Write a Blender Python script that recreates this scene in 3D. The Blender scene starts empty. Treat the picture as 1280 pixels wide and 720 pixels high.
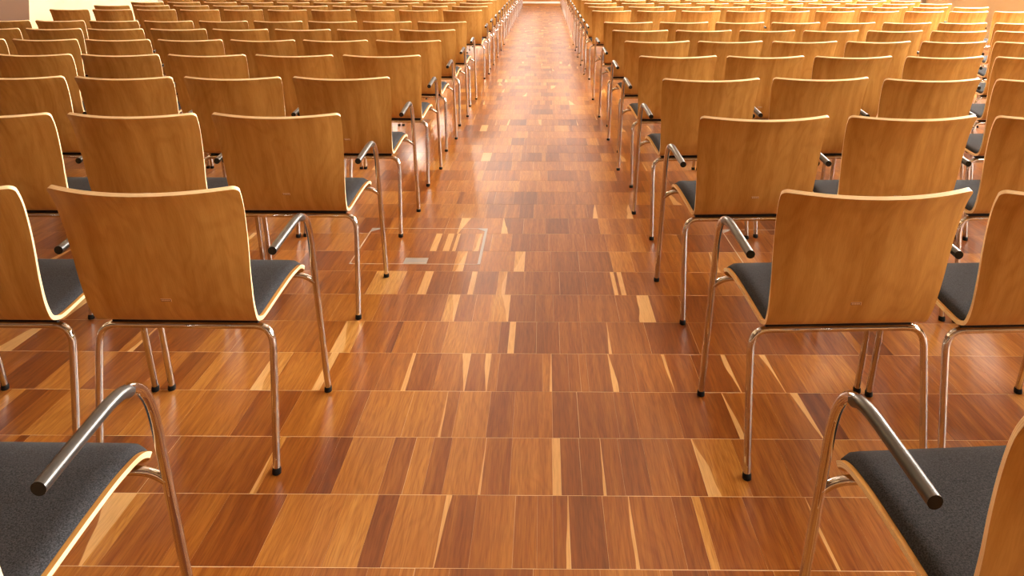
import bpy, bmesh, math, random
from mathutils import Vector, Matrix

# ------------------------------------------------------------------ camera, world, lights, exposure
SC = bpy.context.scene
COL = SC.collection
random.seed(11)

cam_data = bpy.data.cameras.new('camera')
cam = bpy.data.objects.new('camera', cam_data)
COL.objects.link(cam)
CAM_H = 1.33
PITCH, YAW, ROLL = math.radians(2.5), -0.006, 0.0022
cam.matrix_world = (Matrix.Translation((0, 0, CAM_H)) @ Matrix.Rotation(-YAW, 4, 'Z')
                    @ Matrix.Rotation(math.pi / 2 - PITCH, 4, 'X') @ Matrix.Rotation(ROLL, 4, 'Z'))
cam_data.sensor_fit = 'HORIZONTAL'
cam_data.sensor_width = 36.0
cam_data.lens = 1000.0 * 36.0 / 1280.0
cam_data.shift_x = (640 - 674.73) / 1280.0          # shift lens: the verticals stay upright
cam_data.shift_y = (0.10 - 360) / 1280.0
cam_data.clip_start = 0.05
SC.camera = cam

world = bpy.data.worlds.new('world')
SC.world = world
world.use_nodes = True
world.node_tree.nodes['Background'].inputs[0].default_value = (1.0, 0.9, 0.78, 1)
world.node_tree.nodes['Background'].inputs[1].default_value = 0.3

SC.view_settings.view_transform = 'Standard'
SC.view_settings.look = 'None'
SC.view_settings.gamma = 1.0
SC.view_settings.exposure = 0.13

WIN_STRENGTH = 49.0        # daylight behind the windows of the right wall
FAR_STRENGTH = 1.15        # daylight behind the windows over the stage
CEIL_WATTS = 15.0         # each added ceiling fill lamp


def area_light(name, loc, rot, sx, sy, watts, color):
    d = bpy.data.lights.new(name, 'AREA')
    d.shape = 'RECTANGLE'
    d.size, d.size_y = sx, sy
    d.energy = watts
    d.color = color
    o = bpy.data.objects.new(name, d)
    COL.objects.link(o)
    o.location = loc
    o.rotation_euler = rot
    return o


# ------------------------------------------------------------------ materials
def new_mat(name):
    m = bpy.data.materials.new(name)
    m.use_nodes = True
    nt = m.node_tree
    return m, nt, nt.nodes['Principled BSDF']


def N(nt, kind, **kw):
    n = nt.nodes.new(kind)
    for k, v in kw.items():
        setattr(n, k, v)
    return n


def L(nt, a, b):
    nt.links.new(a, b)


def simple(name, color, rough=0.5, metal=0.0, spec=0.5):
    m, nt, p = new_mat(name)
    p.inputs['Base Color'].default_value = (*color, 1)
    p.inputs['Roughness'].default_value = rough
    p.inputs['Metallic'].default_value = metal
    p.inputs['Specular IOR Level'].default_value = spec
    return m


def ramp(nt, stops):
    r = N(nt, 'ShaderNodeValToRGB')
    e = r.color_ramp.elements
    while len(e) < len(stops):
        e.new(0.5)
    for i, (pos, c) in enumerate(stops):
        e[i].position = pos
        e[i].color = (*c, 1)
    return r


def math_node(nt, op, a=None, b=None):
    n = N(nt, 'ShaderNodeMath', operation=op)
    if a is not None:
        if hasattr(a, 'type'):
            L(nt, a, n.inputs[0])
        else:
            n.inputs[0].default_value = a
    if b is not None:
        if hasattr(b, 'type'):
            L(nt, b, n.inputs[1])
        else:
            n.inputs[1].default_value = b
    return n.outputs[0]


def mat_beech():
    m, nt, p = new_mat('beech_veneer')
    uv = N(nt, 'ShaderNodeUVMap', uv_map='uv')
    info = N(nt, 'ShaderNodeObjectInfo')
    off = N(nt, 'ShaderNodeCombineXYZ')
    r1 = math_node(nt, 'MULTIPLY', info.outputs['Random'], 37.0)
    r2 = math_node(nt, 'MULTIPLY', info.outputs['Random'], 91.0)
    L(nt, r1, off.inputs[0]); L(nt, r2, off.inputs[1]); L(nt, r1, off.inputs[2])
    add = N(nt, 'ShaderNodeVectorMath', operation='ADD')
    L(nt, uv.outputs[0], add.inputs[0]); L(nt, off.outputs[0], add.inputs[1])
    # broad cathedral figure: stretched noise fed into rings
    mp = N(nt, 'ShaderNodeMapping'); mp.inputs['Scale'].default_value = (6.0, 1.6, 1.0)
    L(nt, add.outputs[0], mp.inputs[0])
    n1 = N(nt, 'ShaderNodeTexNoise'); n1.inputs['Scale'].default_value = 1.0; n1.inputs['Detail'].default_value = 3
    n1.inputs['Distortion'].default_value = 0.35
    L(nt, mp.outputs[0], n1.inputs['Vector'])
    rings = math_node(nt, 'MULTIPLY', n1.outputs[0], 16.0)
    rings = math_node(nt, 'MULTIPLY_ADD', math_node(nt, 'SINE', math_node(nt, 'MULTIPLY', rings, 5.0)), 0.5)
    rings.node.inputs[2].default_value = 0.5
    rr = ramp(nt, [(0.35, (0.0,) * 3), (0.98, (1.0,) * 3)])
    L(nt, rings, rr.inputs[0])
    # fine pores
    mp2 = N(nt, 'ShaderNodeMapping'); mp2.inputs['Scale'].default_value = (420.0, 26.0, 1.0)
    L(nt, add.outputs[0], mp2.inputs[0])
    n2 = N(nt, 'ShaderNodeTexNoise'); n2.inputs['Scale'].default_value = 1.0; n2.inputs['Detail'].default_value = 2
    L(nt, mp2.outputs[0], n2.inputs['Vector'])
    n3 = N(nt, 'ShaderNodeTexNoise'); n3.inputs['Scale'].default_value = 1.0; n3.inputs['Detail'].default_value = 2
    mp3 = N(nt, 'ShaderNodeMapping'); mp3.inputs['Scale'].default_value = (22.0, 1.2, 1.0)
    L(nt, add.outputs[0], mp3.inputs[0]); L(nt, mp3.outputs[0], n3.inputs['Vector'])
    base = ramp(nt, [(0.3, (0.42, 0.210, 0.047)), (0.7, (0.575, 0.328, 0.092))])
    L(nt, n3.outputs[0], base.inputs[0])
    mix1 = N(nt, 'ShaderNodeMix', data_type='RGBA', blend_type='MULTIPLY')
    L(nt, math_node(nt, 'MULTIPLY', rr.outputs[0], 0.22), mix1.inputs['Factor'])
    L(nt, base.outputs[0], mix1.inputs['A']); mix1.inputs['B'].default_value = (0.66, 0.50, 0.36, 1)
    pore = ramp(nt, [(0.35, (0.92, 0.89, 0.86)), (0.6, (1.0, 1.0, 1.0))])
    L(nt, n2.outputs[0], pore.inputs[0])
    mix2 = N(nt, 'ShaderNodeMix', data_type='RGBA', blend_type='MULTIPLY')
    mix2.inputs['Factor'].default_value = 1.0
    L(nt, mix1.outputs['Result'], mix2.inputs['A']); L(nt, pore.outputs[0], mix2.inputs['B'])
    hsv = N(nt, 'ShaderNodeHueSaturation')
    L(nt, math_node(nt, 'ADD', math_node(nt, 'MULTIPLY', info.outputs['Random'], 0.2), 0.9), hsv.inputs['Value'])
    L(nt, mix2.outputs['Result'], hsv.inputs['Color'])
    L(nt, hsv.outputs[0], p.inputs['Base Color'])
    p.inputs['Roughness'].default_value = 0.42
    p.inputs['Specular IOR Level'].default_value = 0.2
    return m


def mat_ply_edge():
    m, nt, p = new_mat('plywood_edge')
    uv = N(nt, 'ShaderNodeUVMap', uv_map='uv')
    sep = N(nt, 'ShaderNodeSeparateXYZ')
    L(nt, uv.outputs[0], sep.inputs[0])
    s = math_node(nt, 'FRACT', math_node(nt, 'MULTIPLY', sep.outputs[0], 3.0))
    r = ramp(nt, [(0.0, (0.93, 0.76, 0.48)), (0.45, (0.94, 0.78, 0.50)), (0.55, (0.80, 0.57, 0.29)), (0.95, (0.83, 0.60, 0.32)), (1.0, (0.93, 0.76, 0.48))])
    L(nt, s, r.inputs[0])
    L(nt, r.outputs[0], p.inputs['Base Color'])
    p.inputs['Roughness'].default_value = 0.45
    return m


def mat_fabric():
    m, nt, p = new_mat('charcoal_upholstery')
    tc = N(nt, 'ShaderNodeTexCoord')
    n = N(nt, 'ShaderNodeTexNoise'); n.inputs['Scale'].default_value = 420; n.inputs['Detail'].default_value = 3
    L(nt, tc.outputs['Object'], n.inputs['Vector'])
    r = ramp(nt, [(0.35, (0.009, 0.0095, 0.012)), (0.7, (0.046, 0.048, 0.058))])
    L(nt, n.outputs[0], r.inputs[0])
    L(nt, r.outputs[0], p.inputs['Base Color'])
    p.inputs['Roughness'].default_value = 0.85
    p.inputs['Sheen Weight'].default_value = 0.03
    p.inputs['Specular IOR Level'].default_value = 0.2
    p.inputs['Sheen Roughness'].default_value = 0.5
    b = N(nt, 'ShaderNodeBump'); b.inputs['Strength'].default_value = 0.35; b.inputs['Distance'].default_value = 0.001
    L(nt, n.outputs[0], b.inputs['Height']); L(nt, b.outputs[0], p.inputs['Normal'])
    return m


def mat_parquet():
    """Varnished strip parquet: tone, sapwood and grain offset come from per-plank attributes."""
    m, nt, p = new_mat('varnished_parquet')
    geo = N(nt, 'ShaderNodeNewGeometry')
    tone = N(nt, 'ShaderNodeAttribute', attribute_name='tone')
    shift = N(nt, 'ShaderNodeAttribute', attribute_name='shift')
    sap = N(nt, 'ShaderNodeAttribute', attribute_name='sap')
    uv = N(nt, 'ShaderNodeUVMap', uv_map='uv')
    off = N(nt, 'ShaderNodeCombineXYZ')
    L(nt, math_node(nt, 'MULTIPLY', shift.outputs['Fac'], 53.0), off.inputs[0])
    L(nt, math_node(nt, 'MULTIPLY', shift.outputs['Fac'], 29.0), off.inputs[1])
    L(nt, math_node(nt, 'MULTIPLY', shift.outputs['Fac'], 17.0), off.inputs[2])
    add = N(nt, 'ShaderNodeVectorMath', operation='ADD')
    L(nt, geo.outputs['Position'], add.inputs[0]); L(nt, off.outputs[0], add.inputs[1])
    mp = N(nt, 'ShaderNodeMapping'); mp.inputs['Scale'].default_value = (7.0, 2.6, 1.0)
    L(nt, add.outputs[0], mp.inputs[0])
    n1 = N(nt, 'ShaderNodeTexNoise'); n1.inputs['Scale'].default_value = 1.0; n1.inputs['Detail'].default_value = 2
    L(nt, mp.outputs[0], n1.inputs['Vector'])
    sepp = N(nt, 'ShaderNodeSeparateXYZ'); L(nt, add.outputs[0], sepp.inputs[0])
    ph = math_node(nt, 'ADD', math_node(nt, 'MULTIPLY', sepp.outputs[0], 330.0), math_node(nt, 'MULTIPLY', n1.outputs[0], 60.0))
    rings = math_node(nt, 'MULTIPLY_ADD', math_node(nt, 'SINE', ph), 0.5)
    rings.node.inputs[2].default_value = 0.5
    rr = ramp(nt, [(0.35, (0.0,) * 3), (0.98, (1.0,) * 3)])
    L(nt, rings, rr.inputs[0])
    mp2 = N(nt, 'ShaderNodeMapping'); mp2.inputs['Scale'].default_value = (330.0, 14.0, 1.0)
    L(nt, add.outputs[0], mp2.inputs[0])
    n2 = N(nt, 'ShaderNodeTexNoise'); n2.inputs['Scale'].default_value = 1.0; n2.inputs['Detail'].default_value = 2
    L(nt, mp2.outputs[0], n2.inputs['Vector'])
    n4 = N(nt, 'ShaderNodeTexNoise'); n4.inputs['Scale'].default_value = 1.0; n4.inputs['Detail'].default_value = 2
    mp4 = N(nt, 'ShaderNodeMapping'); mp4.inputs['Scale'].default_value = (48.0, 2.2, 1.0)
    L(nt, add.outputs[0], mp4.inputs[0]); L(nt, mp4.outputs[0], n4.inputs['Vector'])
    tv = math_node(nt, 'ADD', tone.outputs['Fac'], math_node(nt, 'MULTIPLY', math_node(nt, 'SUBTRACT', n4.outputs[0], 0.5), 0.62))
    base = ramp(nt, [(0.0, (0.150, 0.038, 0.009)), (0.28, (0.275, 0.084, 0.015)), (0.50, (0.420, 0.160, 0.027)),
                     (0.76, (0.560, 0.265, 0.055)), (1.0, (0.70, 0.41, 0.130))])
    L(nt, tv, base.inputs[0])
    mix1 = N(nt, 'ShaderNodeMix', data_type='RGBA', blend_type='MULTIPLY')
    L(nt, math_node(nt, 'MULTIPLY', rr.outputs[0], 0.24), mix1.inputs['Factor'])
    L(nt, base.outputs[0], mix1.inputs['A']); mix1.inputs['B'].default_value = (0.62, 0.44, 0.30, 1)
    pore = ramp(nt, [(0.32, (0.74, 0.66, 0.6)), (0.58, (1, 1, 1))])
    L(nt, n2.outputs[0], pore.inputs[0])
    mix2 = N(nt, 'ShaderNodeMix', data_type='RGBA', blend_type='MULTIPLY')
    mix2.inputs['Factor'].default_value = 1.0
    L(nt, mix1.outputs['Result'], mix2.inputs['A']); L(nt, pore.outputs[0], mix2.inputs['B'])
    # pale sapwood along one edge: sap > 0 on the right edge, < 0 on the left edge
    sep = N(nt, 'ShaderNodeSeparateXYZ'); L(nt, uv.outputs[0], sep.inputs[0])
    pos = math_node(nt, 'GREATER_THAN', sap.outputs['Fac'], 0.0)
    u_r = math_node(nt, 'SUBTRACT', 1.0, sep.outputs[0])
    mixu = N(nt, 'ShaderNodeMix', data_type='FLOAT')
    L(nt, pos, mixu.inputs[0]); L(nt, sep.outputs[0], mixu.inputs[2]); L(nt, u_r, mixu.inputs[3])
    width = math_node(nt, 'ABSOLUTE', sap.outputs['Fac'])
    n5 = N(nt, 'ShaderNodeTexNoise'); n5.inputs['Scale'].default_value = 1.0; n5.inputs['Detail'].default_value = 1
    mp5 = N(nt, 'ShaderNodeMapping'); mp5.inputs['Scale'].default_value = (4.0, 5.0, 1.0)
    L(nt, add.outputs[0], mp5.inputs[0]); L(nt, mp5.outputs[0], n5.inputs['Vector'])
    flip = math_node(nt, 'GREATER_THAN', shift.outputs['Fac'], 0.4)
    mixv = N(nt, 'ShaderNodeMix', data_type='FLOAT')
    L(nt, flip, mixv.inputs[0]); L(nt, sep.outputs[1], mixv.inputs[2]); L(nt, math_node(nt, 'SUBTRACT', 1.0, sep.outputs[1]), mixv.inputs[3])
    taper = math_node(nt, 'ADD', math_node(nt, 'MULTIPLY', mixv.outputs[0], 1.1), 0.15)
    wob = math_node(nt, 'MULTIPLY', width, math_node(nt, 'MULTIPLY', taper, math_node(nt, 'ADD', math_node(nt, 'MULTIPLY', n5.outputs[0], 1.6), 0.2)))
    d = math_node(nt, 'SUBTRACT', wob, mixu.outputs[0])
    sm = N(nt, 'ShaderNodeMapRange'); sm.inputs['From Min'].default_value = -0.004; sm.inputs['From Max'].default_value = 0.012
    L(nt, d, sm.inputs['Value'])
    mix3 = N(nt, 'ShaderNodeMix', data_type='RGBA')
    L(nt, sm.outputs[0], mix3.inputs['Factor'])
    sapc = N(nt, 'ShaderNodeMix', data_type='RGBA', blend_type='MULTIPLY')
    sapc.inputs['Factor'].default_value = 0.6
    sapc.inputs['A'].default_value = (0.74, 0.46, 0.185, 1); L(nt, pore.outputs[0], sapc.inputs['B'])
    L(nt, mix2.outputs['Result'], mix3.inputs['A']); L(nt, sapc.outputs['Result'], mix3.inputs['B'])
    L(nt, mix3.outputs['Result'], p.inputs['Base Color'])
    # varnish with slight unevenness
    n6 = N(nt, 'ShaderNodeTexNoise'); n6.inputs['Scale'].default_value = 2.0; n6.inputs['Detail'].default_value = 0
    L(nt, geo.outputs['Position'], n6.inputs['Vector'])
    rg = N(nt, 'ShaderNodeMapRange'); rg.inputs['To Min'].default_value = 0.285; rg.inputs['To Max'].default_value = 0.33
    L(nt, n6.outputs[0], rg.inputs['Value'])
    L(nt, rg.outputs[0], p.inputs['Roughness'])
    p.inputs['Specular IOR Level'].default_value = 0.4
    b = N(nt, 'ShaderNodeBump'); b.inputs['Strength'].default_value = 0.08; b.inputs['Distance'].default_value = 0.002
    L(nt, n2.outputs[0], b.inputs['Height']); L(nt, b.outputs[0], p.inputs['Normal'])
    return m


def mat_plaster(name, color):
    m, nt, p = new_mat(name)
    geo = N(nt, 'ShaderNodeNewGeometry')
    n = N(nt, 'ShaderNodeTexNoise'); n.inputs['Scale'].default_value = 1.3; n.inputs['Detail'].default_value = 5
    L(nt, geo.outputs['Position'], n.inputs['Vector'])
    c2 = tuple(v * 0.9 for v in color)
    r = ramp(nt, [(0.3, c2), (0.7, color)])
    L(nt, n.outputs[0], r.inputs[0]); L(nt, r.outputs[0], p.inputs['Base Color'])
    p.inputs['Roughness'].default_value = 0.8
    return m


def mat_emit(name, color, strength):
    m, nt, p = new_mat(name)
    p.inputs['Base Color'].default_value = (0.9, 0.9, 0.9, 1)
    p.inputs['Emission Color'].default_value = (*color, 1)
    p.inputs['Emission Strength'].default_value = strength
    p.inputs['Roughness'].default_value = 0.2
    return m


def mat_panel_wood():
    m, nt, p = new_mat('stage_wood')
    geo = N(nt, 'ShaderNodeNewGeometry')
    mp = N(nt, 'ShaderNodeMapping'); mp.inputs['Scale'].default_value = (1.0, 1.0, 14.0)
    L(nt, geo.outputs['Position'], mp.inputs[0])
    n = N(nt, 'ShaderNodeTexNoise'); n.inputs['Scale'].default_value = 3.0
    L(nt, mp.outputs[0], n.inputs['Vector'])
    r = ramp(nt, [(0.3, (0.38, 0.15, 0.030)), (0.7, (0.48, 0.20, 0.045))])
    L(nt, n.outputs[0], r.inputs[0]); L(nt, r.outputs[0], p.inputs['Base Color'])
    p.inputs['Roughness'].default_value = 0.4
    return m


M = {
    'beech': mat_beech(), 'edge': mat_ply_edge(), 'fabric': mat_fabric(), 'parquet': mat_parquet(),
    'chrome': simple('polished_chrome', (0.64, 0.64, 0.66), 0.04, 1.0),
    'rubber': simple('black_rubber', (0.010, 0.010, 0.011), 0.55, 0.0, 0.15),
    'sleeve': simple('black_armrest_plastic', (0.022, 0.023, 0.025), 0.285, 0.0, 0.8),
    'filler': simple('pale_joint_filler', (0.85, 0.66, 0.42), 0.7),
    'steel': simple('brushed_steel', (0.46, 0.46, 0.45), 0.4, 0.35),
    'brass': simple('worn_alloy_edge', (0.70, 0.60, 0.48), 0.4, 0.3),
    'plate': simple('engraved_plate', (0.30, 0.17, 0.08), 0.4, 0.5),
    'plate_mark': simple('plate_highlight', (0.80, 0.62, 0.42), 0.35, 0.4),
    'wall': mat_plaster('cream_plaster', (0.66, 0.54, 0.34)),
    'ceil': mat_plaster('ceiling_plaster', (0.42, 0.30, 0.19)),
    'grey': simple('grey_frame', (0.42, 0.41, 0.39), 0.5),
    'white': simple('white_trim', (0.8, 0.78, 0.74), 0.4),
    'win': mat_emit('window_daylight', (1.0, 0.93, 0.83), WIN_STRENGTH),
    'shadewin': mat_emit('shaded_window_daylight', (1.0, 0.90, 0.77), WIN_STRENGTH * 0.44),
    'dimwin': mat_emit('dim_window_daylight', (1.0, 0.93, 0.83), WIN_STRENGTH * 0.6),
    'sunwin': mat_emit('sunlit_window_daylight', (1.0, 0.92, 0.80), 60.0),
    'farwin': mat_emit('stage_window_daylight', (0.93, 0.96, 1.0), FAR_STRENGTH),
    'stage': mat_panel_wood(), 'dark_wood': simple('dark_timber', (0.10, 0.045, 0.018), 0.5),
}


# ------------------------------------------------------------------ helpers
def link(name, mesh, parent=None):
    o = bpy.data.objects.new(name, mesh)
    COL.objects.link(o)
    if parent is not None:
        o.parent = parent
    return o


def mesh_from(name, verts, faces, mats, mat_idx=None, smooth=False, uvs=None):
    me = bpy.data.meshes.new(name)
    me.from_pydata([tuple(v) for v in verts], [], faces)
    for m in mats:
        me.materials.append(m)
    if mat_idx:
        me.polygons.foreach_set('material_index', mat_idx)
    if smooth:
        me.polygons.foreach_set('use_smooth', [True] * len(me.polygons))
    if uvs is not None:
        lay = me.uv_layers.new(name='uv')
        flat = []
        for poly in me.polygons:
            for vi in poly.vertices:
                flat.extend(uvs[vi])
        lay.data.foreach_set('uv', flat)
    me.update()
    return me


class Geo:
    def __init__(self):
        self.v, self.f, self.m, self.s = [], [], [], []

    def box(self, x0, x1, y0, y1, z0, z1, mi=0):
        b = len(self.v)
        self.v += [(x0, y0, z0), (x1, y0, z0), (x1, y1, z0), (x0, y1, z0), (x0, y0, z1), (x1, y0, z1), (x1, y1, z1), (x0, y1, z1)]
        for f in ((0, 3, 2, 1), (4, 5, 6, 7), (0, 1, 5, 4), (1, 2, 6, 5), (2, 3, 7, 6), (3, 0, 4, 7)):
            self.f.append(tuple(b + i for i in f)); self.m.append(mi); self.s.append(False)
        return self

    def tube(self, pts, r, sides=10, mi=0, caps=True, radii=None):
        pts = [Vector(p) for p in pts]
        n = len(pts)
        tang = []
        for i in range(n):
            t = pts[min(i + 1, n - 1)] - pts[max(i - 1, 0)]
            tang.append(t.normalized())
        ref = Vector((1, 0, 0)) if abs(tang[0].x) < 0.9 else Vector((0, 1, 0))
        nrm = (ref - tang[0] * ref.dot(tang[0])).normalized()
        b = len(self.v)
        for i in range(n):
            nrm = (nrm - tang[i] * nrm.dot(tang[i])).normalized()
            bi = tang[i].cross(nrm)
            rr = radii[i] if radii else r
            for k in range(sides):
                a = 2 * math.pi * k / sides
                self.v.append(tuple(pts[i] + (nrm * math.cos(a) + bi * math.sin(a)) * rr))
        for i in range(n - 1):
            for k in range(sides):
                k2 = (k + 1) % sides
                self.f.append((b + i * sides + k, b + i * sides + k2, b + (i + 1) * sides + k2, b + (i + 1) * sides + k))
                self.m.append(mi); self.s.append(True)
        if caps:
            for end, i in ((0, 0), (1, n - 1)):
                c = len(self.v)
                ring = [self.v[b + i * sides + k] for k in range(sides)]
                self.v += ring
                idx = [c + k for k in range(sides)]
                if end == 0:
                    idx.reverse()
                self.f.append(tuple(idx)); self.m.append(mi); self.s.append(False)
        return self

    def mesh(self, name, mats):
        me = mesh_from(name, self.v, self.f, mats, self.m)
        me.polygons.foreach_set('use_smooth', self.s)
        return me


def bez(p0, p1, p2, p3, n):
    out = []
    p0, p1, p2, p3 = map(Vector, (p0, p1, p2, p3))
    for i in range(n + 1):
        t = i / n
        out.append(p0 * (1 - t) ** 3 + p1 * 3 * t * (1 - t) ** 2 + p2 * 3 * t * t * (1 - t) + p3 * t ** 3)
    return out


def catmull(pts, n):
    pts = [Vector(p) for p in pts]
    ext = [pts[0] * 2 - pts[1]] + pts + [pts[-1] * 2 - pts[-2]]
    out = []
    for i in range(1, len(ext) - 2):
        a, b, c, d = ext[i - 1:i + 3]
        for k in range(n):
            t = k / n
            out.append(0.5 * ((2 * b) + (c - a) * t + (2 * a - 5 * b + 4 * c - d) * t * t + (3 * b - a - 3 * c + d) * t ** 3))
    out.append(pts[-1])
    return out


def struct(name, geo, mats, parent=None):
    o = link(name, geo.mesh(name, mats), parent)
    if parent is None:
        o['kind'] = 'structure'
    return o


def tag(o, label, cat, group=None):
    o['label'] = label
    o['category'] = cat
    if group:
        o['group'] = group
    return o


# ------------------------------------------------------------------ the hall
RX, RY0, RY1, RZ = 7.4, -7.6, 31.6, 8.4
struct('wall_left', Geo().box(-RX - 0.2, -RX, RY0, RY1, 0, RZ), [M['wall']])
struct('wall_right', Geo().box(RX, RX + 0.2, RY0, RY1, 0, RZ), [M['wall']])
struct('wall_far', Geo().box(-RX - 0.2, RX + 0.2, RY1, RY1 + 0.2, 0, RZ), [M['wall']])
struct('wall_near', Geo().box(-RX - 0.2, RX + 0.2, RY0 - 0.2, RY0, 0, RZ), [M['dark_wood']])
struct('ceiling', Geo().box(-RX - 0.2, RX + 0.2, RY0 - 0.2, RY1 + 0.2, RZ, RZ + 0.2), [M['ceil']])
for side, sx in (('left', -1), ('right', 1)):
    a, b = sorted((sx * RX, sx * (RX - 0.02)))
    struct('baseboard_' + side, Geo().box(a, b, RY0, RY1, 0, 0.1), [M['white']])

# unseen dark panels added on the left wall's rear half to cut fill light
g = Geo()
for k in range(19):
    g.box(-RX, -RX + 0.03, RY0 + 0.02 + k * 1.0, RY0 + 0.98 + k * 1.0, 0.12, 5.4)
pan = link('added_dark_panels', g.mesh('added_dark_panels', [M['dark_wood']]), bpy.data.objects['wall_left'])
pan['kind'] = 'stuff'

# tall windows of the right wall
wn = 0
for yc in (-2.4, 2.0, 6.4, 10.8, 15.2, 19.6):
    wn += 1
    w, z0, z1 = (0.75 if yc < 0 else 1.15), 1.3, (5.3 if yc < 12 else 7.4)
    g = Geo()
    x0, x1 = RX - 0.09, RX - 0.001
    g.box(x0, x1, yc - w - 0.08, yc - w, z0 - 0.08, z1 + 0.08).box(x0, x1, yc + w, yc + w + 0.08, z0 - 0.08, z1 + 0.08)
    g.box(x0, x1, yc - w, yc + w, z0 - 0.08, z0).box(x0, x1, yc - w, yc + w, z1, z1 + 0.08)
    win = struct('window_%d' % wn, g, [M['white']])
    for k in range(2):
        for j in range(3):
            zz0 = z0 + (z1 - z0) * j / 3
            zz1 = z0 + (z1 - z0) * (j + 1) / 3
            ya = yc - w + w * k
            link('pane', Geo().box(RX - 0.04, RX - 0.02, ya + 0.025, ya + w - 0.025, zz0 + 0.025, zz1 - 0.025).mesh('pane', [M['shadewin' if yc < 3 else 'win' if yc < 12 else 'dimwin']]), win)
# windows high over the stage
for xc in (-4.8, -1.6, 1.6, 4.8):
    wn += 1
    w, z0, z1 = 1.35, 1.9, 7.6
    g = Geo()
    y0, y1 = RY1 - 0.09, RY1 - 0.001
    g.box(xc - w - 0.08, xc - w, y0, y1, z0 - 0.08, z1 + 0.08).box(xc + w, xc + w + 0.08, y0, y1, z0 - 0.08, z1 + 0.08)
    g.box(xc - w, xc + w, y0, y1, z0 - 0.08, z0).box(xc - w, xc + w, y0, y1, z1, z1 + 0.08)
    win = struct('window_%d' % wn, g, [M['white']])
    for k in range(2):
        for j in range(3):
            zz0 = z0 + (z1 - z0) * j / 3
            zz1 = z0 + (z1 - z0) * (j + 1) / 3
            xa = xc - w + w * k
            link('pane', Geo().box(xa + 0.025, xa + w - 0.025, RY1 - 0.04, RY1 - 0.02, zz0 + 0.025, zz1 - 0.025).mesh('pane', [M['sunwin' if xc < -4 and j == 2 else 'farwin']]), win)

# side doors whose steel frames show over the last rows
for i, sx in ((1, -1), (2, 1)):
    def bx(g, d, y0, y1, z0, z1, mi=0):
        a, b = sorted((sx * RX, sx * (RX - d)))
        g.box(a, b, y0, y1, z0, z1, mi)
    yd = 15.25 if sx < 0 else 15.55
    g = Geo()
    bx(g, 0.08, yd, yd + 0.1, 0, 2.2); bx(g, 0.08, yd + 1.9, yd + 2.0, 0, 2.2); bx(g, 0.08, yd + 0.1, yd + 1.9, 2.1, 2.2)
    d = struct('door_%d' % i, g, [M['grey']])
    for k in range(2):
        g = Geo(); bx(g, 0.05, yd + 0.105 + k * 0.9, yd + 0.995 + k * 0.9, 0.01, 2.095)
        leaf = link('door_leaf', g.mesh('door_leaf', [M['wall']]), d)
        g = Geo(); bx(g, 0.1, yd + 0.9 + k * 0.13, yd + 0.97 + k * 0.13, 1.02, 1.05)
        link('door_handle', g.mesh('door_handle', [M['steel']]), leaf)

# stage across the far end: wood front with a pale band
g = Geo().box(-RX + 0.03, RX - 0.03, 26.33, RY1 - 0.1, 0.0, 0.9)
stage = link('stage', g.mesh('stage', [M['stage']]))
tag(stage, 'low wooden stage front closing the aisle at its far end', 'stage')
link('front_band', Geo().box(-RX + 0.03, RX - 0.03, 26.30, 26.34, 0.072, 0.135).mesh('front_band', [M['white']]), stage)
link('edge_trim', Geo().box(-RX + 0.03, RX - 0.03, 26.28, 26.38, 0.87, 0.93).mesh('edge_trim', [M['grey']]), stage)

# unseen ceiling lamps added to brighten the chairs and floor farther back
LAMP_ORD = {0.0: 'first', 5.0: 'second', 10.0: 'third', 15.0: 'fourth', 20.0: 'fifth', 25.0: 'sixth'}
for yc in (6.0, 11.0, 16.0, 21.0, 26.0):
    for xc in (-3.7, 3.7):
        a = area_light('ceiling_fill_light', (xc, yc, RZ - 0.09), (0, 0, 0), 1.6, 1.2, CEIL_WATTS, (1.0, 0.92, 0.80))
        o = link('ceiling_fill_lamp', Geo().box(xc - 0.85, xc + 0.85, yc - 0.65, yc + 0.65, RZ - 0.07, RZ - 0.001).mesh('ceiling_fill_lamp', [M['white']]))
        tag(o, 'added ceiling fill lamp, %s from the stage, in the line %s' % (LAMP_ORD[26.0 - yc], 'over the left block' if xc < 0 else 'over the right block'), 'lamp', 'added ceiling fill lamps')

# ------------------------------------------------------------------ parquet floor
floor = struct('floor', Geo().box(-RX, RX, RY0, RY1, -0.12, -0.0004), [M['filler']])
PY0, PL = 1.7077, 0.2446

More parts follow.
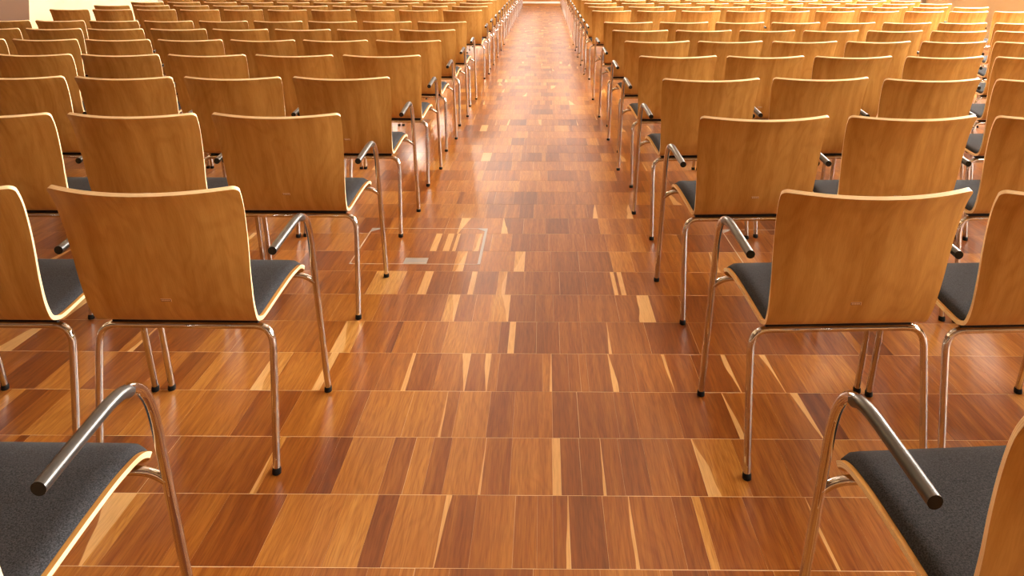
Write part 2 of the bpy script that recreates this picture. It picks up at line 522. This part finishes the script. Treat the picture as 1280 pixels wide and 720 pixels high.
# rows read off the photograph: (left edge, tone, sap) from near to far, one list per plank row
#  sap: 0 none, >0 pale right edge, <0 pale left edge, 9 all pale
KNOWN = {
    0: [(-1.0215, 0.72, 0), (-0.9881, 0.35, 0), (-0.8527, 0.5, 0), (-0.7876, 0.26, 0), (-0.6415, 0.62, 0), (-0.4918, 0.72, 0), (-0.4125, 0.2, 0), (-0.3597, 0.6, 0), (-0.2433, 0.3, -0.12), (-0.1658, 0.5, 0), (-0.0688, 0.45, 0), (-0.0141, 0.42, 0), (0.023, 0.35, 0.2), (0.0618, 0.2, 0), (0.1465, 0.42, 0.13), (0.2136, 0.38, 0), (0.3195, 0.3, 0), (0.3708, 0.85, 0), (0.3902, 0.35, 0), (0.4962, 0.33, 0), (0.5669, 0.36, 0.1), (0.6553, 0, 0)],
    1: [(-1.1653, 0.35, 0), (-1.0229, 0.32, 0), (-0.8825, 0.36, 0), (-0.74, 0.8, -0.5), (-0.724, 0.36, 0), (-0.6015, 0.22, 0), (-0.5714, 0.12, 0), (-0.5352, 0.62, 0), (-0.4167, 0.38, 0), (-0.3564, 0.7, 0), (-0.3061, 0.32, 0), (-0.2559, 0.62, 0.05), (-0.1593, 0.4, 0), (-0.0869, 0.55, 0), (0.0237, 0.9, 9), (0.0459, 0.28, 0), (0.0982, 0.24, 0.09), (0.1586, 0.35, 0), (0.2069, 0.3, 0), (0.2754, 0.4, 0), (0.3439, 0.36, 0), (0.4144, 0.62, -0.25), (0.5253, 0.42, 0), (0.6462, 0.35, 0), (0.7471, 0, 0)],
    2: [(-1.3033, 0.4, 0), (-1.2024, 0.55, 0), (-1.0545, 0.5, 0), (-0.8862, 0.28, 0), (-0.7516, 0.55, 0), (-0.5832, 0.35, 0), (-0.5382, 0.6, 0), (-0.4034, 0.66, 0), (-0.2978, 0.42, -0.15), (-0.2595, 0.64, 0), (-0.1628, 0.3, 0), (-0.0886, 0.45, 0), (0.0262, 0.25, 0), (0.1027, 0.3, 0), (0.2153, 0.32, 0), (0.2716, 0.42, 0), (0.3955, 0.3, 0), (0.5533, 0.4, -0.12), (0.6886, 0.4, 0.2), (0.7901, 0, 0)],
    3: [(-1.1071, 0.7, 0), (-1.0648, 0.55, 0), (-0.9206, 0.8, -0.5), (-0.8584, 0.55, 0), (-0.7713, 0.6, 0), (-0.7265, 0.85, 9), (-0.7016, 0.5, 0), (-0.6344, 0.4, 0), (-0.5298, 0.45, 0), (-0.4476, 0.9, 9), (-0.4376, 0.32, -0.04), (-0.3479, 0.48, 0.22), (-0.2482, 0.36, 0.25), (-0.1784, 0.5, 0), (-0.1485, 0.3, 0), (-0.0038, 0.52, 0.2), (0.0261, 0.25, 0), (0.0811, 0.32, 0), (0.1185, 0.45, 0), (0.1435, 0.3, 0), (0.2183, 0.36, -0.2), (0.2983, 0.4, 0.08), (0.4107, 0.35, 0), (0.5006, 0.24, 0.18), (0.6181, 0.42, 0.1), (0.7557, 0.4, 0), (0.8257, 0, 0)],
    4: [(-0.9571, 0.5, 0), (-0.8478, 0.4, 0), (-0.7356, 0.85, -0.5), (-0.6673, 0.4, 0), (-0.5441, 0.08, 0), (-0.5222, 0.52, 0), (-0.4374, 0.48, 0), (-0.3525, 0.66, 0), (-0.2731, 0.62, 0), (-0.2046, 0.45, 0), (-0.158, 0.22, 0), (-0.1251, 0.9, 9), (-0.1032, 0.2, 0), (-0.0264, 0.2, 0), (0.0558, 0.3, 0), (0.1354, 0.3, 0.06), (0.2341, 0.36, 0), (0.3714, 0.18, 0), (0.5361, 0.3, 0), (0.6872, 0.3, 0), (0.7971, 0, 0)],
    5: [(-0.8049, 0.55, 0), (-0.6439, 0.42, 0), (-0.5366, 0.36, 0), (-0.3844, 0.85, 0.5), (-0.3367, 0.36, 0), (-0.268, 0.5, 0), (-0.2083, 0.8, 0.35), (-0.1336, 0.3, 0), (-0.0321, 0.36, 0), (0.0366, 0.3, 0), (0.1353, 0.36, 0), (0.2848, 0.36, 0.15), (0.3745, 0.85, 9), (0.4194, 0.35, 0), (0.5391, 0.3, 0), (0.8086, 0, 0)],
    6: [(-0.8393, 0.4, 0), (-0.7231, 0.92, 0), (-0.594, 0.4, 0), (-0.5585, 0.5, 0), (-0.5133, 0.88, 9), (-0.4778, 0.28, 0), (-0.3873, 0.34, 0), (-0.3098, 0.9, 9), (-0.2872, 0.3, 0), (-0.1934, 0.85, 0.45), (-0.1579, 0.4, 0), (-0.0803, 0.32, 0), (0.0653, 0.26, 0), (0.1785, 0.3, 0), (0.2854, 0.9, 9), (0.3016, 0.35, 0), (0.3145, 0.9, 9), (0.3339, 0.36, 0), (0.5186, 0, 0)],
    7: [(-0.7969, 0.4, 0), (-0.6237, 0.34, 0), (-0.3985, 0.85, 0.6), (-0.3534, 0.34, 0), (-0.2806, 0.5, 0), (-0.1315, 0.92, 0.8), (-0.0864, 0.4, 0), (0.0316, 0.22, 0), (0.1566, 0.26, 0), (0.3025, 0.66, 0), (0.3963, 0.4, 0), (0.5562, 0, 0)],
    8: [(-0.7807, 0.42, 0), (-0.6507, 0.38, 0), (-0.5318, 0.88, 9), (-0.5021, 0.4, 0), (-0.4723, 0.88, 9), (-0.4426, 0.3, 0), (-0.4277, 0.88, 9), (-0.4128, 0.35, 0), (-0.3347, 0.8, 0.6), (-0.305, 0.42, 0), (-0.2529, 0.55, 0), (-0.1562, 0.24, 0), (-0.0668, 0.26, 0), (0.0225, 0.36, 0), (0.1976, 0.34, 0), (0.2982, 0, 0)],
}

planks = []          # (x0, x1, y0, y1, tone, sap)


def rand_plank_sequence(x0, x1, row):
    x = x0
    rnd = random.Random(1000 + row)
    while x < x1:
        w = rnd.choice((0.03, 0.05, 0.07, 0.09, 0.11, 0.13, 0.15, 0.17)) * rnd.uniform(0.85, 1.15)
        if x1 - x - w < 0.03:
            w = x1 - x
        t = min(0.95, max(0.05, rnd.gauss(0.42, 0.15)))
        s = 0.0
        q = rnd.random()
        if q < 0.06:
            s = rnd.uniform(0.1, 0.4) * rnd.choice((-1, 1))
        elif q < 0.08 and w < 0.07:
            s = 9.0
        planks.append((x, x + w, PY0 + row * PL, PY0 + (row + 1) * PL, t, s))
        x += w


for row in range(-10, 105):
    ks = KNOWN.get(row)
    if ks:
        rand_plank_sequence(-RX, ks[0][0], row)
        for i in range(len(ks) - 1):
            planks.append((ks[i][0], ks[i + 1][0], PY0 + row * PL, PY0 + (row + 1) * PL, ks[i][1], ks[i][2]))
        rand_plank_sequence(ks[-1][0], RX, row + 500)
        for j, q in enumerate(planks):          # the sequence above used row+500 only as a seed
            if q[2] > PY0 + 300 * PL:
                planks[j] = (q[0], q[1], PY0 + row * PL, PY0 + (row + 1) * PL, q[4], q[5])
    else:
        rand_plank_sequence(-RX, RX, row)


def project(x, y, z):
    z -= CAM_H
    c, s = math.cos(YAW), math.sin(YAW)
    x, y = c * x - s * y, s * x + c * y
    cz = y * math.cos(PITCH) - z * math.sin(PITCH)
    up = y * math.sin(PITCH) + z * math.cos(PITCH)
    if cz < 0.02:
        return None
    u, v = 1000 * x / cz, -1000 * up / cz
    return 674.73 + u - ROLL * v, 0.10 + ROLL * u + v


def plank_geo(p, prnd, ox=0.0, oy=0.0):
    x0, x1, y0, y1, t, s = p
    gx0, gx1 = prnd.choice((0.00005, 0.00005, 0.0001, 0.0001, 0.0001, 0.0005)), prnd.choice((0.00005, 0.00005, 0.0001, 0.0001, 0.0001, 0.0005))
    gy = prnd.choice((0.0006, 0.0008, 0.0011))
    h = prnd.uniform(-0.0001, 0.0001)
    c = 0.0003
    x0 += gx0; x1 -= gx1; y0 += gy; y1 -= gy
    cx = 0.00008
    v = [(x0 - ox, y0 - oy, -0.0015), (x1 - ox, y0 - oy, -0.0015), (x1 - ox, y1 - oy, -0.0015), (x0 - ox, y1 - oy, -0.0015),
         (x0 + cx - ox, y0 + c - oy, h), (x1 - cx - ox, y0 + c - oy, h), (x1 - cx - ox, y1 - c - oy, h), (x0 + cx - ox, y1 - c - oy, h)]
    f = [(4, 5, 6, 7), (0, 1, 5, 4), (1, 2, 6, 5), (2, 3, 7, 6), (3, 0, 4, 7)]
    uv = [(0, 0), (1, 0), (1, 1), (0, 1)] * 2
    return v, f, uv


def attr_mesh(name, items, origin=(0, 0)):
    V, F, U, T, S, H = [], [], [], [], [], []
    for p, seed in items:
        prnd = random.Random(seed)
        v, f, uv = plank_geo(p, prnd, *origin)
        b = len(V)
        V += v; U += uv
        F += [tuple(b + i for i in q) for q in f]
        T += [p[4]] * 8
        S += [p[5]] * 8
        H += [prnd.random()] * 8
    me = mesh_from(name, V, F, [M['parquet']], uvs=U)
    for nm, vals in (('tone', T), ('sap', S), ('shift', H)):
        at = me.attributes.new(nm, 'FLOAT', 'POINT')
        at.data.foreach_set('value', vals)
    return me


scored = []
for i, p in enumerate(planks):
    xc, yc = (p[0] + p[1]) / 2, (p[2] + p[3]) / 2
    a = project(xc, yc, 0) if yc > 0.3 else None
    score = 0
    if a and -60 < a[0] < 1340 and -10 < a[1] < 760:
        score = (p[1] - p[0]) / yc ** 3
    scored.append((score, i))
scored.sort(reverse=True)
single = [i for s, i in scored[:300] if s > 0]
sset = set(single)
for i in single:
    p = planks[i]
    ox, oy = (p[0] + p[1]) / 2, (p[2] + p[3]) / 2
    o = link('plank', attr_mesh('plank', [(p, i)], (ox, oy)), floor)
    o.location = (ox, oy, 0)
rest = link('planks', attr_mesh('planks', [(p, i) for i, p in enumerate(planks) if i not in sset]), floor)
rest['kind'] = 'stuff'

# ------------------------------------------------------------------ floor hatches
def hatch(x0, x1, y0, y1, label):
    root = bpy.data.objects.new('floor_hatch', None)
    COL.objects.link(root)
    root.location = ((x0 + x1) / 2, (y0 + y1) / 2, 0)
    tag(root, label, 'hatch', 'metal edged floor hatches')
    w, d = (x1 - x0) / 2, (y1 - y0) / 2
    t, z0, z1 = 0.0045, -0.001, 0.0007
    for nm, (a, b, c, e), m in (('frame_strip', (-w, w, d - t, d), 'brass'), ('frame_strip', (-w, w, -d, -d + t), 'brass'),
                                ('frame_strip', (-w, -w + t, -d + t, d - t), 'brass'), ('frame_strip', (w - 0.012, w, -d + t, d - t), 'steel')):
        link(nm, Geo().box(a, b, c, e, z0, z1).mesh(nm, [M[m]]), root)
    for sx, sy in ((-1, 1), (1, 1), (-1, -1), (1, -1)):
        s = 0.055 if sy > 0 else 0.02
        tri = [(sx * w, sy * d), (sx * (w - s), sy * d), (sx * w, sy * (d - s))]
        v = [(x, y, z0) for x, y in tri] + [(x, y, 0.0009) for x, y in tri]
        f = [(3, 4, 5), (0, 2, 1), (0, 1, 4, 3), (1, 2, 5, 4), (2, 0, 3, 5)]
        if sx * sy < 0:
            f = [tuple(reversed(q)) for q in f]
        link('corner_plate', mesh_from('corner_plate', v, f, [M['steel']]), root)
    lp = link('lifting_plate', Geo().box(-0.052, 0.052, -d + 0.006, -d + 0.075, z0, 0.001).mesh('lifting_plate', [M['steel']]), root)
    link('plate_rim', Geo().box(-0.045, 0.045, -d + 0.012, -d + 0.015, 0.001, 0.0016).box(-0.045, 0.045, -d + 0.066, -d + 0.069, 0.001, 0.0016).mesh('plate_rim', [M['brass']]), lp)
    return root


hatch(-0.868, -0.284, 3.50, 3.985, 'square floor hatch with pale metal edges and small steel lifting plate beside the aisle')
hatch(0.89, 1.474, 3.50, 3.985, 'floor hatch with metal edges mostly hidden beneath the chairs right of the aisle')

# ------------------------------------------------------------------ chair prototype
PROF = [(-0.205, 0.816), (-0.175, 0.772), (-0.149, 0.712), (-0.125, 0.640), (-0.106, 0.572), (-0.0825, 0.502), (-0.065, 0.464), (-0.046, 0.436),
        (-0.022, 0.424), (0.006, 0.421), (0.10, 0.435), (0.195, 0.447), (0.255, 0.447), (0.290, 0.439), (0.315, 0.423), (0.328, 0.405)]


def prof_samples(sub):
    pts = catmull([(0, y, z) for y, z in PROF], sub)
    ln = [0.0]
    for a, b in zip(pts, pts[1:]):
        ln.append(ln[-1] + (b - a).length)
    return pts, ln


def bulge(y, z):
    if y > 0.0:
        return 0.0
    t = min(1.0, max(0.0, (z - 0.43) / 0.385))
    return 0.050 * t ** 0.8


def half_w(y, z):
    if y < -0.02:
        return 0.2055 + 0.0192 * min(1.0, max(0.0, (z - 0.43) / 0.385))
    return 0.2055 + 0.009 * min(1.0, (y + 0.02) / 0.25)


def shell_surface(sub, m, i0=0, i1=None, corner=(0.015, 0.035)):
    """rows of points (mid surface) from the top of the back to the front of the seat, with arc length"""
    pts, ln = prof_samples(sub)
    tot = ln[-1]
    # add extra rows near both ends for round corners
    want = sorted(set([round(x, 5) for x in ln] + [0.0008, 0.003, 0.007, 0.011, 0.015, tot - 0.002, tot - 0.007, tot - 0.015, tot - 0.025]))
    rows = []
    j = 0
    for s in want:
        while j < len(ln) - 2 and ln[j + 1] < s:
            j += 1
        t = 0 if ln[j + 1] == ln[j] else (s - ln[j]) / (ln[j + 1] - ln[j])
        p = pts[j].lerp(pts[j + 1], min(1, max(0, t)))
        hw = half_w(p.y, p.z)
        for d, r in ((s, corner[0]), (tot - s, corner[1])):
            if d < r:
                hw -= r - math.sqrt(max(0, r * r - (r - d) ** 2))
        row = []
        for k in range(m + 1):
            u = -1 + 2 * k / m
            u = math.copysign(abs(u) ** 0.9, u)
            uu = u * hw / half_w(p.y, p.z)
            dip = 0.0070 * max(0.0, min(1.0, (p.z - 0.60) / 0.2)) if p.y < 0 else 0.0
            row.append(Vector((u * hw, p.y - bulge(p.y, p.z) * (1 - uu * uu), p.z - dip * (1 - uu * uu))))
        rows.append((s, row))
    return rows


def make_shell(name, sub, m, th=0.0105):
    rows = shell_surface(sub, m)
    n = len(rows)
    grid = [r for _, r in rows]
    nor = []
    for i in range(n):
        nr = []
        for k in range(m + 1):
            du = grid[i][min(k + 1, m)] - grid[i][max(k - 1, 0)]
            dv = grid[min(i + 1, n - 1)][k] - grid[max(i - 1, 0)][k]
            nr.append(du.cross(dv).normalized())
        nor.append(nr)
    # du = +x, dv = down -> normal points to -y on the back (outside); seat underside points down
    V, U, F, MI, SM = [], [], [], [], []
    W = m + 1
    for side in (1, -1):
        b = len(V)
        for i in range(n):
            for k in range(W):
                V.append(grid[i][k] + nor[i][k] * (th / 2 * side))
                U.append((grid[i][k].x, rows[i][0]))
        for i in range(n - 1):
            for k in range(m):
                q = (b + i * W + k, b + (i + 1) * W + k, b + (i + 1) * W + k + 1, b + i * W + k + 1)
                F.append(q if side < 0 else tuple(reversed(q))); MI.append(0); SM.append(True)
    loop = [(0, k) for k in range(W)] + [(i, m) for i in range(1, n)] + [(n - 1, k) for k in range(m - 1, -1, -1)] + [(i, 0) for i in range(n - 2, 0, -1)]
    b = len(V)
    for i, k in loop:
        V.append(grid[i][k] + nor[i][k] * (th / 2)); U.append((0.0, rows[i][0]))
        V.append(grid[i][k] - nor[i][k] * (th / 2)); U.append((1.0, rows[i][0]))
    ln = len(loop)
    for j in range(ln):
        j2 = (j + 1) % ln
        F.append((b + 2 * j, b + 2 * j2, b + 2 * j2 + 1, b + 2 * j + 1)); MI.append(1); SM.append(True)
    me = mesh_from(name, V, F, [M['beech'], M['edge']], MI, uvs=U)
    me.polygons.foreach_set('use_smooth', SM)
    bm = bmesh.new(); bm.from_mesh(me)
    bmesh.ops.recalc_face_normals(bm, faces=bm.faces)
    bm.to_mesh(me); bm.free()
    return me


def make_pad(name, sub, m, th=0.0105):
    rows = [(s, r) for s, r in shell_surface(sub, m, corner=(0.022, 0.035)) if r[0].y > -0.045 and r[0].z < 0.47 and r[0].y < 0.325]
    n = len(rows)
    grid = [r for _, r in rows]
    V, F = [], []
    W = m + 1
    s0, s1 = rows[0][0], rows[-1][0]
    inset = 0.955
    for side in (1, 0):
        for i in range(n):
            for k in range(W):
                p = grid[i][k]
                du = Vector((1, 0, 0))
                dv = grid[min(i + 1, n - 1)][k] - grid[max(i - 1, 0)][k]
                up = du.cross(dv).normalized()
                u = abs(-1 + 2 * k / m)
                edge = min(1.0, (1 - u) / 0.16)
                e2 = min(1.0, min(rows[i][0] - s0, s1 - rows[i][0]) / 0.03)
                h = th / 2 - 0.001 + (0.004 + 0.010 * math.sqrt(max(0, 1 - (1 - edge) ** 2)) * math.sqrt(max(0, 1 - (1 - e2) ** 2)) if side else 0)
                V.append(Vector((p.x * inset, p.y, p.z)) + up * h)
    o = n * W
    for i in range(n - 1):
        for k in range(m):
            q = (i * W + k, (i + 1) * W + k, (i + 1) * W + k + 1, i * W + k + 1)
            F.append(q); F.append(tuple(reversed([o + x for x in q])))
    loop = [(0, k) for k in range(W)] + [(i, m) for i in range(1, n)] + [(n - 1, k) for k in range(m - 1, -1, -1)] + [(i, 0) for i in range(n - 2, 0, -1)]
    for j in range(len(loop)):
        a = loop[j][0] * W + loop[j][1]
        c = loop[(j + 1) % len(loop)][0] * W + loop[(j + 1) % len(loop)][1]
        F.append((a, c, o + c, o + a))
    me = mesh_from(name, V, F, [M['fabric']], smooth=True)
    bm = bmesh.new(); bm.from_mesh(me)
    bmesh.ops.recalc_face_normals(bm, faces=bm.faces)
    bm.to_mesh(me); bm.free()
    return me


RT = 0.0096


FOOT_IN, FOOT_AISLE = 0.2370, 0.2545      # half width between the front feet, towards a neighbour / towards the aisle
ARM_IN, ARM_AISLE = 0.2362, 0.2510


def arm_path(s, aisle):
    """front leg and armrest are one bent tube: floor -> up and back -> armrest to the rear"""
    x, xf = s * (ARM_AISLE if aisle else ARM_IN), s * (FOOT_AISLE if aisle else FOOT_IN)
    leg = [Vector((xf, 0.404, 0.014)), Vector((x + (xf - x) * 0.45, 0.331, 0.262))]
    bend = bez((x, 0.273, 0.468), (x, 0.238, 0.600), (x, 0.198, 0.638), (x, 0.112, 0.634), 12)
    return leg + bend + [Vector((x, 0.095, 0.6325))]


def front_leg_geo(s, sides, aisle=False):
    return Geo().tube(arm_path(s, aisle), RT, sides)


def armrest_geo(s, sides, aisle=False):
    x = s * (ARM_AISLE if aisle else ARM_IN)
    pts = bez((x, 0.172, 0.6230), (x, 0.156, 0.6325), (x, 0.134, 0.6365), (x, 0.092, 0.6325), 5) + [Vector((x, 0.01, 0.6235)), Vector((x, -0.060, 0.6150)), Vector((x, -0.0640, 0.6145))]
    g = Geo().tube(pts, 0.0112, sides)
    g.m[-1] = 1
    return g


def rear_leg_geo(s, sides):
    return Geo().tube([(s * 0.2330, 0, 0.014), (s * 0.2300, 0, 0.25), (s * 0.2280, 0, 0.335)]
                      + bez((s * 0.2280, 0, 0.340), (s * 0.2270, 0, 0.374), (s * 0.214, 0, 0.395), (s * 0.180, 0, 0.395), 8), RT, sides)


def crossbar_geo(sides):
    return Geo().tube([(-0.181, 0, 0.395), (0, 0, 0.395), (0.181, 0, 0.395)], RT, sides)


def support_geo(sides, aisle=0):
    pts = []
    for s in (-1, 1):
        x = s * ((ARM_AISLE if aisle == s else ARM_IN) - 0.0005)
        q = bez((x, 0.292, 0.392), (x - s * 0.020, 0.290, 0.406), (x - s * 0.028, 0.280, 0.4195), (x - s * 0.062, 0.275, 0.4195), 7)
        pts += q if s < 0 else list(reversed(q))
    return Geo().tube(pts, 0.0085, sides)


def rails_geo(sides):
    g = Geo()
    for s in (-1, 1):
        g.tube([(s * 0.150, 0.004, 0.3995), (s * 0.150, 0.03, 0.402), (s * 0.150, 0.23, 0.418), (s * 0.150, 0.276, 0.4195)], 0.0075, sides)
    return g


def spacer_geo():
    g = Geo()
    g.box(-0.19, 0.19, -0.004, 0.020, 0.403, 0.4175)
    return g


def cap_geo(x, y, sides=12):
    pts = [(x, y, 0.0004), (x, y, 0.002), (x, y, 0.010), (x, y, 0.0165), (x, y, 0.0180)]
    return Geo().tube(pts, 0.012, sides, radii=[0.0100, 0.0118, 0.0118, 0.0108, 0.0098])


def plate_geo():
    """small engraved maker's plate at the foot of the back"""
    y, z = -0.0828 - bulge(-0.07, 0.503) - 0.0060, 0.503
    g = Geo()
    dy = (0.024 / 0.073) * 0.009
    def q(x0, x1, z0, z1, t, mi):
        # slab lying against the sloped back
        def yy(zz):
            return y - (zz - z) * 0.33
        b = len(g.v)
        g.v += [(x0, yy(z0) - t, z0), (x1, yy(z0) - t, z0), (x1, yy(z1) - t, z1), (x0, yy(z1) - t, z1),
                (x0, yy(z0) + 0.002, z0), (x1, yy(z0) + 0.002, z0), (x1, yy(z1) + 0.002, z1), (x0, yy(z1) + 0.002, z1)]
        for f in ((0, 1, 2, 3), (4, 7, 6, 5), (0, 4, 5, 1), (1, 5, 6, 2), (2, 6, 7, 3), (3, 7, 4, 0)):
            g.f.append(tuple(b + i for i in f)); g.m.append(mi); g.s.append(False)
    q(-0.013, 0.013, z - 0.0042, z + 0.0042, 0.0006, 0)
    q(-0.013, 0.013, z + 0.0034, z + 0.0044, 0.0011, 1)
    q(0.0122, 0.0132, z - 0.0042, z + 0.0044, 0.0011, 1)
    for k in range(5):
        q(-0.0105 + k * 0.0042, -0.0080 + k * 0.0042, z - 0.0022, z + 0.0016, 0.0009, 1)
    return g


ME = {
    'shell': make_shell('shell', 4, 22), 'pad': make_pad('seat_pad', 4, 22),
    'shell_low': make_shell('shell', 1, 10), 'pad_low': make_pad('seat_pad', 1, 10),
    'bar': crossbar_geo(14).mesh('rear_crossbar', [M['chrome']]),
    'support': support_geo(12).mesh('seat_support', [M['chrome']]),
    'rails': rails_geo(8).mesh('side_rails', [M['chrome']]),
    'spacer': spacer_geo().mesh('rubber_spacer', [M['rubber']]),
    'plate': plate_geo().mesh('maker_plate', [M['plate'], M['plate_mark']]),
}
for s, t in ((-1, 'a'), (1, 'b')):
    ME['fleg' + t] = front_leg_geo(s, 14).mesh('leg', [M['chrome']])
    ME['fleg_aisle' + t] = front_leg_geo(s, 14, True).mesh('leg', [M['chrome']])
    ME['arm_aisle' + t] = armrest_geo(s, 16, True).mesh('armrest', [M['sleeve'], M['rubber']])
    ME['fcap_aisle' + t] = cap_geo(s * FOOT_AISLE, 0.404).mesh('foot_cap', [M['rubber']])
    ME['support_aisle' + t] = support_geo(12, s).mesh('seat_support', [M['chrome']])
    ME['rleg' + t] = rear_leg_geo(s, 14).mesh('leg', [M['chrome']])
    ME['arm' + t] = armrest_geo(s, 16).mesh('armrest', [M['sleeve'], M['rubber']])
    ME['fcap' + t] = cap_geo(s * FOOT_IN, 0.404).mesh('foot_cap', [M['rubber']])
    ME['rcap' + t] = cap_geo(s * 0.2330, 0.0).mesh('foot_cap', [M['rubber']])
g = Geo()
for s in (-1, 1):
    for q in (front_leg_geo(s, 7), rear_leg_geo(s, 7)):
        b = len(g.v); g.v += q.v; g.f += [tuple(b + i for i in f) for f in q.f]; g.m += q.m; g.s += q.s
for q in (crossbar_geo(7), support_geo(6)):
    b = len(g.v); g.v += q.v; g.f += [tuple(b + i for i in f) for f in q.f]; g.m += q.m; g.s += q.s
ME['frame_low'] = g.mesh('chrome_frame', [M['chrome']])
for s, t in ((-1, 'a'), (1, 'b')):
    ME['arm_low' + t] = armrest_geo(s, 7).mesh('armrest', [M['sleeve'], M['rubber']])


def chair_full(root, aisle=''):
    """aisle: 'a' / 'b' for the side that faces the aisle, where the leg stands a little wider"""
    link('shell', ME['shell'], root)
    link('seat_pad', ME['pad'], root)
    for t in 'ab':
        v = '_aisle' + t if t == aisle else t
        l = link('leg', ME['fleg' + v], root); link('foot_cap', ME['fcap' + v], l)
        link('armrest', ME['arm' + v], root)
        l = link('leg', ME['rleg' + t], root); link('foot_cap', ME['rcap' + t], l)
    link('rear_crossbar', ME['bar'], root)
    link('seat_support', ME['support_aisle' + aisle if aisle else 'support'], root)
    link('side_rails', ME['rails'], root)
    link('rubber_spacer', ME['spacer'], root)
    link('maker_plate', ME['plate'], root)


def chair_far(root):
    link('shell', ME['shell_low'], root)
    link('seat_pad', ME['pad_low'], root)
    link('chrome_frame', ME['frame_low'], root)
    for t in 'ab':
        link('armrest', ME['arm_low' + t], root)


ORD = ['nearest', 'second', 'third', 'fourth', 'fifth', 'sixth', 'seventh', 'eighth', 'ninth', 'tenth', 'eleventh', 'twelfth', 'thirteenth',
       'fourteenth', 'fifteenth', 'sixteenth', 'seventeenth', 'eighteenth', 'nineteenth', 'twentieth', 'twenty-first', 'twenty-second',
       'twenty-third', 'twenty-fourth', 'twenty-fifth', 'twenty-sixth', 'twenty-seventh', 'twenty-eighth']
SPACING, GAP = 0.9048, 0.9094
# small real misalignments of single chairs: (side, row, seat) -> (dx, dy, extra degrees)
NUDGE = {('R', 0, 0): (0.014, -0.012, 1.5), ('R', 0, 1): (0.024, -0.012, 1.5), ('L', 0, 0): (-0.009, -0.006, 0), ('L', 0, 1): (-0.012, -0.006, 0), ('R', 1, 0): (0.006, 0.0, 0), ('R', 2, 0): (-0.006, -0.015, 0), ('R', 4, 1): (-0.008, 0, 0), ('R', 4, 2): (-0.014, 0, 0), ('R', 5, 0): (0.006, -0.01, 0),
         ('R', 5, 4): (0.008, 0, 0), ('R', 3, 1): (0.006, 0.03, 0), ('L', 2, 0): (0.002, 0.01, 0), ('L', 2, 1): (0.003, 0, 0), ('L', 3, 0): (-0.002, 0.01, 0),
         ('L', 3, 2): (0.001, 0, 0), ('L', 6, 3): (0.002, 0, 0), ('L', 6, 4): (0.003, 0, 0), ('L', 1, 1): (-0.02, 0, 0), ('L', 1, 2): (-0.02, 0, 0)}
rnd = random.Random(5)
count = 0
for row in range(0, 26):
    for side in 'LR':
        for seat in range(10):
            jx, jy, ja = rnd.uniform(-0.0007, 0.0007), rnd.uniform(-0.006, 0.006), rnd.uniform(-0.12, 0.12)
            dx, dy, da = NUDGE.get((side, row, seat), (0, 0, 0))
            x = (-0.9308 - seat * 0.5008 if side == 'L' else 0.7541 + seat * 0.5079) + jx + dx
            y = 2.0307 + (row - 1) * SPACING + (GAP if row >= 8 else 0) + ((0.0046 + 0.004 * seat) if side == 'R' else 0.0029 * seat) + jy + dy
            if row > 12 and seat > 0:
                continue
            # leave out what the picture shows nothing of
            vis = False
            for px, py, pz in ((-0.25, 0.4, 0), (0.25, 0.4, 0), (-0.23, -0.2, 0.8), (0.23, -0.2, 0.8), (0.25, 0.1, 0.63), (-0.25, 0.1, 0.63), (0, 0.3, 0.45)):
                a = project(x + px, y + py, pz)
                if a and -110 < a[0] < 1390 and -6 < a[1] < 735:
                    vis = True
            if not vis:
                continue
            root = bpy.data.objects.new('stacking_chair', None)
            COL.objects.link(root)
            root.location = (x, y, 0)
            root.rotation_euler = (0, 0, math.radians((-0.435 if side == 'L' else 2.733) + da + ja))
            if row <= 6 or (seat == 0 and row <= 12):
                chair_full(root, '' if seat else ('b' if side == 'L' else 'a'))
            else:
                chair_far(root)
            block = 'left' if side == 'L' else 'right'
            where = 'aisle seat' if seat == 0 else ORD[seat] + ' seat from aisle'
            rowtxt = 'nearest row' if row == 0 else ORD[row] + ' nearest row'
            tag(root, 'beech chair with chrome arms, %s %s of aisle, %s' % (rowtxt, block, where), 'chair',
                'beech chairs %s of the aisle' % block)
            count += 1
print('chairs', count, 'planks', len(planks))
